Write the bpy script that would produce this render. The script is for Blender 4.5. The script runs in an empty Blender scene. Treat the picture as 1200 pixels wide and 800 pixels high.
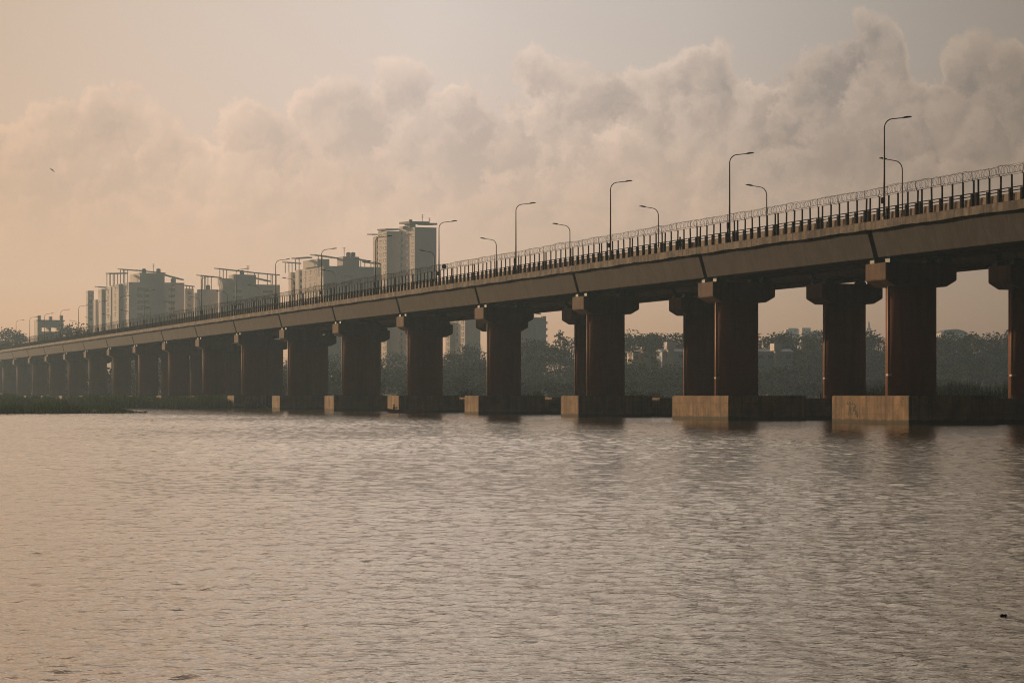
import bpy, bmesh, math, random
import numpy as np
from mathutils import Vector, Matrix

R = math.radians
random.seed(7)
rng = np.random.default_rng(7)
scene = bpy.context.scene
COL = scene.collection

# ------------------------------------------------------------------ view constants
F = 2833.0                      # focal length in photo pixels (85 mm on 36 mm)
HZ = 463.5                      # photo row of the horizon
CAMH = 2.34
TH = math.atan(960.0 / F)       # heading of the bridge, left of the view axis
SN, CS = math.sin(TH), math.cos(TH)
SPAN = 36.0
P0 = Vector((29.9, 204.6, 0.0)) # far left corner of the first pier cap

def at(px, py, Y):
    return Vector(((px - 600.0) * Y / F, Y, CAMH + (HZ - py) * Y / F))

def bw(u, v, z=0.0):            # bridge coordinates -> world
    return Vector((P0.x - u * SN + v * CS, P0.y + u * CS + v * SN, z))

# ------------------------------------------------------------------ mesh helpers
class MB:
    def __init__(self):
        self.v = []; self.f = []
    def poly(self, pts):
        n = len(self.v); self.v += [tuple(p) for p in pts]; self.f.append(tuple(range(n, n + len(pts))))
    def box(self, x0, y0, z0, x1, y1, z1, mat=None):
        n = len(self.v)
        c = [(x0,y0,z0),(x1,y0,z0),(x1,y1,z0),(x0,y1,z0),(x0,y0,z1),(x1,y0,z1),(x1,y1,z1),(x0,y1,z1)]
        if mat is not None: c = [tuple(mat @ Vector(p)) for p in c]
        self.v += c
        self.f += [tuple(n + i for i in q) for q in ((3,2,1,0),(4,5,6,7),(0,1,5,4),(1,2,6,5),(2,3,7,6),(3,0,4,7))]
    def prism(self, prof, a, b, axis='y'):
        """extrude a closed profile [(p,q)] between a and b.  axis 'y': profile is (x,z); axis 'z': profile is (x,y); axis 'x': (y,z)"""
        n = len(self.v); k = len(prof)
        def pt(p, t):
            if axis == 'y': return (p[0], t, p[1])
            if axis == 'z': return (p[0], p[1], t)
            return (t, p[0], p[1])
        self.v += [pt(p, a) for p in prof] + [pt(p, b) for p in prof]
        self.f.append(tuple(range(n + k - 1, n - 1, -1))); self.f.append(tuple(range(n + k, n + 2 * k)))
        for i in range(k):
            j = (i + 1) % k
            self.f.append((n + i, n + j, n + k + j, n + k + i))
    def tube(self, pts, rads, sides=8, caps=True):
        pts = [Vector(p) for p in pts]
        if not hasattr(rads, '__len__'): rads = [rads] * len(pts)
        base = len(self.v)
        ref = Vector((0.31, 0.17, 0.93))
        for i, p in enumerate(pts):
            t = (pts[min(i + 1, len(pts) - 1)] - pts[max(i - 1, 0)]).normalized()
            a = t.cross(ref)
            if a.length < 1e-4: a = t.cross(Vector((1, 0, 0)))
            a.normalize(); b = t.cross(a)
            for s in range(sides):
                an = 2 * math.pi * s / sides
                self.v.append(tuple(p + (a * math.cos(an) + b * math.sin(an)) * rads[i]))
        for i in range(len(pts) - 1):
            for s in range(sides):
                s2 = (s + 1) % sides
                self.f.append((base + i*sides + s, base + i*sides + s2, base + (i+1)*sides + s2, base + (i+1)*sides + s))
        if caps:
            self.f.append(tuple(base + s for s in range(sides))[::-1])
            self.f.append(tuple(base + (len(pts)-1)*sides + s for s in range(sides)))
    def mesh(self, name, mat=None, smooth=False, fix=True):
        me = bpy.data.meshes.new(name)
        me.from_pydata(self.v, [], self.f); me.update()
        if fix:
            bm = bmesh.new(); bm.from_mesh(me)
            bmesh.ops.recalc_face_normals(bm, faces=bm.faces); bm.to_mesh(me); bm.free()
        if mat: me.materials.append(mat)
        if smooth:
            for p in me.polygons: p.use_smooth = True
        return me
    def build(self, name, mat, parent=None, smooth=False, bevel=0.0, fix=True):
        me = self.mesh(name, mat, smooth, fix)
        if bevel:
            bm = bmesh.new(); bm.from_mesh(me)
            es = [e for e in bm.edges if len(e.link_faces) == 2 and e.calc_face_angle(0) > 0.5]
            bmesh.ops.bevel(bm, geom=es, offset=bevel, segments=2, affect='EDGES', profile=0.6)
            bm.to_mesh(me); bm.free()
        return link(name, me, parent)

def link(name, me, parent=None, M=None):
    o = bpy.data.objects.new(name, me); COL.objects.link(o)
    if parent: o.parent = parent
    if M is not None: o.matrix_local = M
    return o

def tag(o, label=None, cat=None, group=None, kind=None):
    if label: o['label'] = label
    if cat: o['category'] = cat
    if group: o['group'] = group
    if kind: o['kind'] = kind
    return o

def thing(name, loc, rz, label, cat, group=None):
    o = bpy.data.objects.new(name, None); COL.objects.link(o)
    o.empty_display_size = 0.5
    o.location = loc; o.rotation_euler = (0, 0, rz)
    return tag(o, label, cat, group)

def copy_tree(o, parent=None):
    c = o.copy(); COL.objects.link(c); c.parent = parent
    for ch in list(o.children): copy_tree(ch, c)
    return c

# ------------------------------------------------------------------ material helpers
def new_mat(name):
    m = bpy.data.materials.new(name); m.use_nodes = True
    nt = m.node_tree; b = nt.nodes['Principled BSDF']
    return m, nt, b

def ramp(nt, fac, stops):
    n = nt.nodes.new('ShaderNodeValToRGB'); cr = n.color_ramp
    while len(cr.elements) < len(stops): cr.elements.new(0.5)
    for e, (p, c) in zip(cr.elements, stops): e.position = p; e.color = (*c, 1) if len(c) == 3 else c
    nt.links.new(fac, n.inputs['Fac']); return n.outputs['Color']

def noise(nt, vec, scale, detail=5, rough=0.6, stretch=None):
    n = nt.nodes.new('ShaderNodeTexNoise'); n.inputs['Scale'].default_value = scale
    n.inputs['Detail'].default_value = detail; n.inputs['Roughness'].default_value = rough
    if stretch:
        mp = nt.nodes.new('ShaderNodeMapping'); mp.inputs['Scale'].default_value = stretch
        nt.links.new(vec, mp.inputs['Vector']); vec = mp.outputs['Vector']
    nt.links.new(vec, n.inputs['Vector']); return n.outputs['Fac']

def mixc(nt, fac, a, b, blend='MIX'):
    n = nt.nodes.new('ShaderNodeMix'); n.data_type = 'RGBA'; n.blend_type = blend
    for s, v in ((n.inputs[0], fac), (n.inputs[6], a), (n.inputs[7], b)):
        if hasattr(v, 'is_linked'): nt.links.new(v, s)
        elif hasattr(v, '__len__'): s.default_value = (*v, 1) if len(v) == 3 else v
        else: s.default_value = v
    return n.outputs[2]

def geo_pos(nt):
    return nt.nodes.new('ShaderNodeNewGeometry').outputs['Position']

def surf(name, c1, c2, scale=1.0, rough=0.85, streak=0.0, bump=0.0, spec=0.3, streak_col=(0.05,0.045,0.04), metal=0.0):
    m, nt, b = new_mat(name)
    p = geo_pos(nt)
    n1 = noise(nt, p, scale, 6, 0.62)
    col = ramp(nt, n1, [(0.3, c1), (0.7, c2)])
    n0 = noise(nt, p, scale * 0.13, 3, 0.5)
    col = mixc(nt, ramp(nt, n0, [(0.35, (0,0,0)), (0.65, (0.45,0.45,0.45))]), col, c1)
    if streak:
        s = noise(nt, p, 1.0, 6, 0.65, (2.2, 2.2, 0.16))
        fac = ramp(nt, s, [(0.5, (0,0,0)), (0.72, (streak, streak, streak))])
        col = mixc(nt, fac, col, streak_col)
    nt.links.new(col, b.inputs['Base Color'])
    b.inputs['Roughness'].default_value = rough; b.inputs['Metallic'].default_value = metal
    b.inputs['Specular IOR Level'].default_value = spec
    if bump:
        bp = nt.nodes.new('ShaderNodeBump'); bp.inputs['Strength'].default_value = bump; bp.inputs['Distance'].default_value = 0.05
        nt.links.new(noise(nt, p, scale * 6, 5, 0.7), bp.inputs['Height']); nt.links.new(bp.outputs['Normal'], b.inputs['Normal'])
    return m

def leafmat(name, c1, c2, trans=0.15):
    m, nt, b = new_mat(name)
    oi = nt.nodes.new('ShaderNodeNewGeometry').outputs['Random Per Island']
    col = ramp(nt, oi, [(0.0, c1), (1.0, c2)])
    nt.links.new(col, b.inputs['Base Color'])
    b.inputs['Roughness'].default_value = 1.0; b.inputs['Specular IOR Level'].default_value = 0.0
    t = nt.nodes.new('ShaderNodeBsdfTranslucent'); nt.links.new(col, t.inputs['Color'])
    mx = nt.nodes.new('ShaderNodeMixShader'); mx.inputs[0].default_value = trans
    nt.links.new(b.outputs[0], mx.inputs[1]); nt.links.new(t.outputs[0], mx.inputs[2])
    nt.links.new(mx.outputs[0], nt.nodes['Material Output'].inputs['Surface'])
    return m

M = {}
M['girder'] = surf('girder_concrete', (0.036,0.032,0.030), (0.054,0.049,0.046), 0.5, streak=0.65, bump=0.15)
M['kerb'] = surf('kerb_concrete', (0.112,0.102,0.089), (0.235,0.214,0.189), 1.1, streak=0.85, bump=0.3)
M['cap'] = surf('cap_concrete', (0.080,0.060,0.048), (0.125,0.084,0.060), 0.6, streak=0.5, bump=0.15)
M['column'] = surf('column_paint', (0.13,0.052,0.03), (0.18,0.072,0.042), 0.5, streak=0.45, bump=0.12)
M['barrier'] = surf('barrier_concrete', (0.144,0.114,0.090), (0.204,0.162,0.126), 0.7, streak=0.6, bump=0.15)
M['asphalt'] = surf('asphalt', (0.04,0.04,0.04), (0.06,0.06,0.058), 2.0, rough=0.9)
M['iron'] = surf('dark_iron', (0.009,0.008,0.008), (0.016,0.014,0.013), 3.0, rough=0.9, spec=0.04)
M['wire'] = surf('wire_steel', (0.045,0.043,0.041), (0.072,0.068,0.063), 3.0, rough=0.5, metal=0.4)
M['lamp'] = surf('lamp_steel', (0.035,0.035,0.035), (0.050,0.050,0.050), 3.0, rough=0.5, metal=0.3)
M['teal'] = surf('bearing_teal', (0.007,0.072,0.072), (0.014,0.099,0.095), 2.0, rough=0.6)
M['rubber'] = surf('bearing_rubber', (0.02,0.02,0.02), (0.03,0.03,0.03), 2.0)
M['pipe'] = surf('drain_pipe', (0.224,0.119,0.056), (0.294,0.168,0.084), 1.0, rough=0.6, streak=0.4)
M['clamp'] = surf('clamp_white', (0.6,0.58,0.54), (0.7,0.68,0.64), 2.0)
M['paint'] = surf('black_paint', (0.02,0.018,0.016), (0.04,0.035,0.03), 3.0)
M['bldg'] = surf('painted_wall', (0.50,0.455,0.41), (0.60,0.55,0.495), 0.08, streak=0.3, streak_col=(0.2,0.18,0.16))
M['bldg2'] = surf('painted_wall_tan', (0.47,0.42,0.36), (0.57,0.51,0.44), 0.08, streak=0.3, streak_col=(0.2,0.17,0.15))
M['roofslab'] = surf('canopy_slab', (0.10,0.093,0.087), (0.14,0.13,0.12), 0.2)
M['glass'] = surf('dark_window', (0.02,0.022,0.025), (0.035,0.038,0.04), 0.3, rough=0.15, spec=0.6)
M['frame'] = surf('window_frame', (0.55,0.53,0.5), (0.65,0.63,0.6), 0.4)
M['house'] = surf('house_wall', (0.52,0.46,0.36), (0.62,0.56,0.45), 0.3, streak=0.3, streak_col=(0.3,0.26,0.2))
M['bluew'] = surf('pale_blue_wall', (0.40,0.46,0.50), (0.48,0.54,0.58), 0.3)
M['blueroof'] = surf('blue_roof', (0.16,0.26,0.34), (0.22,0.33,0.42), 0.4, rough=0.6)
M['bark'] = surf('bark', (0.05,0.04,0.032), (0.08,0.065,0.05), 2.0)
M['leaf'] = leafmat('leaf_dark', (0.03,0.045,0.026), (0.048,0.062,0.036))
M['leaf2'] = leafmat('leaf_olive', (0.034,0.046,0.028), (0.05,0.062,0.038))
M['reed'] = leafmat('reed_leaf', (0.014,0.022,0.012), (0.035,0.045,0.022), 0.15)
M['grass'] = leafmat('grass_leaf', (0.036,0.07,0.018), (0.085,0.125,0.04), 0.2)
M['soil'] = surf('soil', (0.05,0.058,0.032), (0.08,0.085,0.05), 0.2, rough=0.95)
M['boat'] = surf('boat_wood', (0.20,0.05,0.035), (0.27,0.075,0.05), 2.0, rough=0.6)
M['skin'] = surf('skin', (0.16,0.09,0.06), (0.19,0.11,0.075), 3.0, rough=0.6)
M['cloth'] = surf('dark_cloth', (0.025,0.026,0.03), (0.04,0.04,0.045), 4.0)
M['hair'] = surf('black_hair', (0.012,0.011,0.01), (0.02,0.018,0.016), 4.0)
M['feather'] = surf('bird_feather', (0.05,0.04,0.035), (0.08,0.065,0.055), 4.0)
M['husk'] = surf('floating_husk', (0.012,0.011,0.01), (0.03,0.026,0.022), 20.0, bump=0.4)
M['sign'] = surf('sign_back', (0.03,0.032,0.04), (0.045,0.047,0.055), 3.0, rough=0.5)

# ------------------------------------------------------------------ terrain and water
def sstep(a, b, x):
    t = np.clip((x - a) / (b - a), 0, 1); return t * t * (3 - 2 * t)

def vnoise(x, y, seed=0):
    out = np.zeros_like(x); r = np.random.default_rng(seed + 11)
    for k in range(14):
        a = r.uniform(0, 2 * math.pi); f = 0.012 * 1.38 ** k; ph = r.uniform(0, 6.28)
        out += np.sin((x * math.cos(a) + y * math.sin(a)) * f * 6.28 + ph) / (1 + 0.55 * k)
    return out / 4.0

def ground_z(x, y):
    x = np.asarray(x, float); y = np.asarray(y, float)
    n = vnoise(x, y)
    z = np.full_like(x, -2.2)
    # far bank, rising towards the town
    far = sstep(545, 640, y + n * 22) * 3.6 + sstep(660, 1200, y) * 9.6 + sstep(1300, 2400, y) * 10
    z = z + far
    # left bank around the distant piers
    d = np.minimum(-39.5 - x + n * 2.0, (y - 436) + n * 6)
    z = np.maximum(z, -2.2 + 3.3 * sstep(-8, 9, d) + 0.5 * sstep(10, 60, d))
    # low grassy spit nearer the camera
    d2 = 1.0 - np.sqrt(((x + 74) / 26.5) ** 2 + ((y - 327) / 17.0) ** 2) + n * 0.10
    z = np.maximum(z, -2.2 + 2.75 * sstep(-0.45, 0.34, d2))
    # reed islands behind the near piers
    d3 = 1.0 - np.sqrt(((x - 76) / 36) ** 2 + ((y - 352) / 14) ** 2) + n * 0.08
    z = np.maximum(z, -2.2 + 2.7 * sstep(-0.3, 0.3, d3))
    d4 = 1.0 - np.sqrt(((x - 12) / 34) ** 2 + ((y - 468) / 12) ** 2) + n * 0.12
    z = np.maximum(z, -2.2 + 2.6 * sstep(-0.3, 0.3, d4))
    return z

def gz(x, y): return float(ground_z(np.array([x]), np.array([y]))[0])

def build_ground():
    xs = np.concatenate([np.arange(-1500, -160, 40), np.arange(-160, 160, 2.5), np.arange(160, 1501, 40)])
    ys = np.concatenate([np.arange(-230, 280, 30), np.arange(280, 520, 2.5), np.arange(520, 900, 10), np.arange(900, 2520, 45)])
    X, Y = np.meshgrid(xs, ys); Z = ground_z(X, Y) + 0.12 * vnoise(X * 9, Y * 9, 5)
    nx, ny = len(xs), len(ys)
    V = np.stack([X.ravel(), Y.ravel(), Z.ravel()], 1)
    Fc = [(j*nx+i, j*nx+i+1, (j+1)*nx+i+1, (j+1)*nx+i) for j in range(ny-1) for i in range(nx-1)]
    me = bpy.data.meshes.new('ground'); me.from_pydata(V.tolist(), [], Fc); me.materials.append(M['soil'])
    for p in me.polygons: p.use_smooth = True
    tag(link('ground', me), kind='structure')
build_ground()

def water_material():
    m, nt, b = new_mat('river_water')
    b.inputs['Base Color'].default_value = (0.085, 0.072, 0.052, 1)
    b.inputs['Roughness'].default_value = 0.06
    b.inputs['IOR'].default_value = 1.40
    p = geo_pos(nt)
    hs = None
    def add(a, bb):
        n = nt.nodes.new('ShaderNodeMath'); n.operation = 'ADD'; nt.links.new(a, n.inputs[0]); nt.links.new(bb, n.inputs[1]); return n.outputs[0]
    def mul(a, k):
        n = nt.nodes.new('ShaderNodeMath'); n.operation = 'MULTIPLY'; nt.links.new(a, n.inputs[0])
        if hasattr(k, 'is_linked'): nt.links.new(k, n.inputs[1])
        else: n.inputs[1].default_value = k
        return n.outputs[0]
    h = mul(noise(nt, p, 1.0, 3, 0.6, (5.0, 6.2, 0)), 0.021)
    h = add(h, mul(noise(nt, p, 1.0, 2, 0.5, (16.0, 19.0, 0)), 0.0032))
    bp = nt.nodes.new('ShaderNodeBump'); bp.inputs['Strength'].default_value = 1.0; bp.inputs['Distance'].default_value = 1.0
    nt.links.new(h, bp.inputs['Height']); nt.links.new(bp.outputs['Normal'], b.inputs['Normal'])
    return m
M['water'] = water_material()

def build_water():
    """one water surface: an open sheet far out, with modelled wind waves over the river reach the view crosses"""
    r = np.random.default_rng(31)
    ys = [3.0]
    while ys[-1] < 460: ys.append(ys[-1] + min(max(0.0020 * ys[-1], 0.028), 0.19))
    ys = np.array(ys); nc = 900
    side = [0.236]; st = 0.003
    while side[-1] < 3.2: side.append(side[-1] + st); st *= 1.10
    side = np.array(side); tx = np.concatenate([-side[::-1], np.linspace(-0.235, 0.235, nc), side]); nc = len(tx)
    dt = np.gradient(tx)
    Yg, Tg = np.meshgrid(ys, tx, indexing='ij')
    Xg = Tg * (Yg + 40.0)
    dY = np.maximum(np.clip(0.0020 * Yg, 0.028, 0.19), dt[None, :] * (Yg + 40.0))
    Xg = Xg.astype(np.float32); Yg = Yg.astype(np.float32); dY = dY.astype(np.float32); Z = np.zeros_like(Xg)
    # wind: sheltered under the near shore, rough in mid river, slack in the lee of the piers; cat's-paws in between
    vb = (Xg - P0.x) * CS + (Yg - P0.y) * SN
    open_ = 0.70 + 0.72 * sstep(22, 100, Yg)
    lee = 1.0 - 0.72 * sstep(-46, -14, vb)
    paws = np.clip(0.95 + 0.62 * vnoise(Xg * 2.2, Yg * 0.9, 3), 0.4, 1.7) * np.clip(0.95 + 0.5 * vnoise(Xg * 0.45, Yg * 0.30, 8), 0.55, 1.35)
    gust = (open_ * lee * paws).astype(np.float32)
    nw = 84
    for k in range(nw):
        lam = 0.15 * (1.7 / 0.15) ** (k / (nw - 1)) * r.uniform(0.93, 1.07)
        ang = math.pi / 2 + 0.2 + r.normal(0, 1.0)
        kx, ky = 2 * math.pi / lam * math.cos(ang), 2 * math.pi / lam * math.sin(ang)
        slope = WAVE * (1.2 if lam < 0.4 else 0.95 if lam < 0.7 else 0.5)
        amp = slope * math.sqrt(2.0 / nw) * lam / (2 * math.pi)
        fade = np.clip((lam / (dY * 2.0) - 1.0) / 0.5, 0, 1)
        Z += amp * fade * gust * np.sin(np.float32(kx) * Xg + np.float32(ky) * Yg + np.float32(r.uniform(0, 6.283)))
    # the modelled reach dips under the flat outer sheet level along its rim
    rim = np.clip(np.minimum(np.minimum((Yg - ys[0]) / 1.5, (ys[-1] - Yg) / 3.0), (3.15 - np.abs(Tg)) / 0.5), 0, 1)
    Z = Z * rim - 0.24 * (1 - rim)
    nr = len(ys); V = np.stack([Xg, Yg, Z], -1).reshape(-1, 3).astype(np.float32)
    i = np.arange(nr - 1)[:, None] * nc + np.arange(nc - 1)[None, :]
    q = np.stack([i, i + 1, i + nc + 1, i + nc], -1).reshape(-1, 4).astype(np.int32)
    # outer sheet, a hand lower so that the troughs never touch it
    z0 = -0.25
    n0 = len(V)
    V = np.concatenate([V, np.array([(-1500,-230,z0),(1500,-230,z0),(1500,1100,z0),(-1500,1100,z0)], np.float32)])
    q = np.concatenate([q, np.array([[n0, n0+1, n0+2, n0+3]], np.int32)])
    me = bpy.data.meshes.new('water')
    me.vertices.add(len(V)); me.vertices.foreach_set('co', V.ravel())
    me.loops.add(q.size); me.loops.foreach_set('vertex_index', q.ravel())
    me.polygons.add(len(q)); me.polygons.foreach_set('loop_start', np.arange(0, q.size, 4, dtype=np.int32))
    me.polygons.foreach_set('use_smooth', np.ones(len(q), bool))
    me.update(calc_edges=True); me.validate(); me.materials.append(M['water'])
    tag(link('water', me), kind='structure')
WAVE = 0.13
build_water()

# ------------------------------------------------------------------ the bridges
W, T = 6.66, 3.72
ZK0, ZK1 = 16.26, 16.86          # edge kerb
ZG, ZC1, ZC0, ZF = 13.92, 13.44, 11.47, 2.34

def stadium(cx, cy, r, half, n=14):
    pts = []
    for k in range(n + 1):
        a = math.pi / 2 + math.pi * k / n; pts.append((cx - half + r * math.cos(a), cy + r * math.sin(a)))
    for k in range(n + 1):
        a = -math.pi / 2 + math.pi * k / n; pts.append((cx + half + r * math.cos(a), cy + r * math.sin(a)))
    return pts

# local bridge frame: x = v (across), y = u (along, away)
def pier_meshes():
    d = {}
    mb = MB(); prof = stadium(W/2, 0, 1.68, 0.50)
    mb.prism(prof, ZF - 0.3, ZC0 + 0.03, 'z')
    me = mb.mesh('pier', M['column'])
    for p in me.polygons: p.use_smooth = abs(p.normal.z) < 0.5
    d['pier'] = me
    def bev(mb, name, mat, w=0.05):
        me = mb.mesh(name, mat); bm = bmesh.new(); bm.from_mesh(me)
        bmesh.ops.bevel(bm, geom=[e for e in bm.edges if e.calc_face_angle(0) > 0.4], offset=w, segments=2, affect='EDGES')
        bm.to_mesh(me); bm.free(); return me
    mb = MB(); mb.prism([(0,ZC1),(0,12.02),(0.98,ZC0),(W-0.98,ZC0),(W,12.02),(W,ZC1)], -T/2, T/2, 'y')
    d['cap'] = bev(mb, 'pier_cap', M['cap'])
    def foot(half, v0, v1, du=0.0, low=0.0):
        mb = MB(); mb.box(v0, -half + du, -2.6, v1, half + du, ZF - low)
        return bev(mb, 'footing', M['footing'], 0.06)
    d['foot_big'] = foot(7.0, -0.75, 7.4, -0.3)
    d['foot'] = foot(2.9, -1.0, 7.8); d['foot_back'] = foot(2.3, -3.05, 7.6, -0.6, 0.24)
    mb = MB()
    for u in (-1.4, 1.4): mb.box(0.35, u - 0.42, ZC1 + 0.003, 1.25, u + 0.42, ZG - 0.12)
    for u in (-1.4, 1.4): mb.box(W - 1.25, u - 0.42, ZC1 + 0.003, W - 0.35, u + 0.42, ZG - 0.12)
    d['bearing'] = None
    b1 = MB(); b1.box(-0.45, -0.40, ZC1 + 0.003, 0.45, 0.40, ZG - 0.14); b1.box(-0.36, -0.32, ZG - 0.14, 0.36, 0.32, ZG - 0.004)
    d['bearing'] = b1.mesh('bearing', M['teal'])
    p = MB(); x0 = W/2 - 0.50 - 1.68 - 0.10
    p.tube([(x0, -0.35, ZC0 + 0.3), (x0, -0.35, ZF + 0.05)], 0.12, 8)
    d['pipe'] = p.mesh('drainpipe', M['pipe'], True)
    c = MB(); c.box(x0 - 0.16, -0.55, 4.0, x0 + 0.2, -0.15, 4.16)
    d['clamp'] = c.mesh('pipe_clamp', M['clamp'])
    return d

def weathered(name, pale, mid, dark, band=None):
    m, nt, b = new_mat(name); p = geo_pos(nt)
    c = ramp(nt, noise(nt, p, 0.55, 7, 0.68), [(0.30, dark), (0.46, mid), (0.66, pale)])
    st = ramp(nt, noise(nt, p, 1.0, 6, 0.7, (1.6, 1.6, 0.10)), [(0.46, (0,0,0)), (0.62, (0.75,0.75,0.75))])
    c = mixc(nt, st, c, dark)
    sp = ramp(nt, noise(nt, p, 3.2, 6, 0.75), [(0.56, (0,0,0)), (0.68, (0.7,0.7,0.7))])
    c = mixc(nt, sp, c, tuple(x * 0.6 for x in dark))
    # shutter-board joints left in the concrete
    sx = nt.nodes.new('ShaderNodeSeparateXYZ'); nt.links.new(p, sx.inputs[0])
    fr = nt.nodes.new('ShaderNodeMath'); fr.operation = 'FRACT'; mu = nt.nodes.new('ShaderNodeMath'); mu.operation = 'MULTIPLY'; mu.inputs[1].default_value = 1.25
    nt.links.new(sx.outputs[2], mu.inputs[0]); nt.links.new(mu.outputs[0], fr.inputs[0])
    ln = ramp(nt, fr.outputs[0], [(0.0, (0.5,0.5,0.5)), (0.05, (0,0,0)), (0.96, (0,0,0)), (1.0, (0.5,0.5,0.5))])
    c = mixc(nt, ln, c, dark)
    if band:   # tide mark: algae and damp up to a ragged line above the water
        ad = nt.nodes.new('ShaderNodeMath'); ad.operation = 'MULTIPLY_ADD'; ad.inputs[1].default_value = -0.5
        nz = noise(nt, p, 1.2, 5, 0.7); nt.links.new(nz, ad.inputs[0]); nt.links.new(sx.outputs[2], ad.inputs[2])
        tb = ramp(nt, ad.outputs[0], [(0.02, (0.85,0.85,0.85)), (0.16, (0,0,0))])
        c = mixc(nt, tb, c, band)
    nt.links.new(c, b.inputs['Base Color']); b.inputs['Roughness'].default_value = 0.9; b.inputs['Specular IOR Level'].default_value = 0.2
    bp = nt.nodes.new('ShaderNodeBump'); bp.inputs['Strength'].default_value = 0.35; bp.inputs['Distance'].default_value = 0.05
    nt.links.new(noise(nt, p, 3.0, 6, 0.7), bp.inputs['Height']); nt.links.new(bp.outputs['Normal'], b.inputs['Normal'])
    return m
M['footing'] = weathered('footing_concrete', (0.31,0.215,0.118), (0.195,0.135,0.075), (0.075,0.054,0.036), (0.03,0.032,0.02))
M['column'] = weathered('column_paint', (0.185, 0.058, 0.030), (0.165, 0.052, 0.028), (0.130, 0.042, 0.024))
M['cap'] = weathered('cap_concrete', (0.135,0.085,0.056), (0.10,0.067,0.047), (0.06,0.045,0.036))
M['kerb'] = weathered('kerb_concrete', (0.21,0.19,0.165), (0.10,0.09,0.08), (0.03,0.028,0.025))
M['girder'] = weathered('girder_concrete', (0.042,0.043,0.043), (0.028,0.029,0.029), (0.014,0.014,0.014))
PM = pier_meshes()

def span_meshes():
    d = {}
    g = 0.40
    mb = MB()
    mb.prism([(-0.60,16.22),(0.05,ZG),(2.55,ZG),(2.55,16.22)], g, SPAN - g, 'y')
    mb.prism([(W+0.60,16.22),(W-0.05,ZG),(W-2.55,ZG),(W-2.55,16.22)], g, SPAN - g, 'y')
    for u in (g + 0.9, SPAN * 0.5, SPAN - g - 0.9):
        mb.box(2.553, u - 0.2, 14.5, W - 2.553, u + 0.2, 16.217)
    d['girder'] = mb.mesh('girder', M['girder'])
    mb = MB(); mb.box(-0.97, 0.02, 16.223, W + 0.97, SPAN - 0.02, 16.5)
    d['slab'] = mb.mesh('deck_slab', M['asphalt'])
    # weathered edge kerb with a broken, wavy lower edge
    def kerb(side):
        bm = bmesh.new(); n = 60
        a, bq = (-1.0, -0.52) if side < 0 else (W + 0.52, W + 1.0)
        rows = []
        for i in range(n + 1):
            u = 0.03 + (SPAN - 0.06) * i / n
            lo = ZK0 - 0.06 - 0.03 * math.sin(i * 0.37 + 1.3 * math.sin(i * 0.11)) - random.uniform(0, 0.05)
            hi = ZK1 - random.uniform(0, 0.03)
            o = random.uniform(-0.015, 0.015)
            if side < 0: pts = [(a + o, u, lo), (a + o, u, hi), (bq, u, hi), (bq, u, 16.505)]
            else: pts = [(bq + o, u, lo), (bq + o, u, hi), (a, u, hi), (a, u, 16.505)]
            # keep the inner bottom closed under the slab edge
            pts.append((a + 0.025 if side < 0 else bq - 0.025, u, lo))
            rows.append([bm.verts.new(p) for p in pts])
        for r0, r1 in zip(rows, rows[1:]):
            for k in range(3): bm.faces.new((r0[k], r1[k], r1[k+1], r0[k+1]))
            bm.faces.new((r0[4], r1[4], r1[0], r0[0]))
        for r in (rows[0], rows[-1]): bm.faces.new(r[:4])
        bmesh.ops.recalc_face_normals(bm, faces=bm.faces)
        me = bpy.data.meshes.new('edge_kerb'); bm.to_mesh(me); bm.free(); me.materials.append(M['kerb']); return me
    d['kerb_a'] = kerb(-1); d['kerb_b'] = kerb(1)
    mb = MB()
    nseg = 12
    for k in range(nseg):
        u0 = SPAN * k / nseg + 0.02; u1 = SPAN * (k + 1) / nseg - 0.02
        mb.prism([(0.95,16.503),(1.40,16.503),(1.30,16.9),(1.24,17.75),(1.08,17.75),(1.05,16.9)], u0, u1, 'y')
    d['barrier'] = mb.mesh('crash_barrier', M['barrier'])
    mb = MB(); mb.box(-0.50, 0.02, 16.504, 0.94, SPAN - 0.02, 16.62)
    d['walk'] = mb.mesh('footpath', M['barrier'])
    return d
SM = span_meshes()

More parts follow.
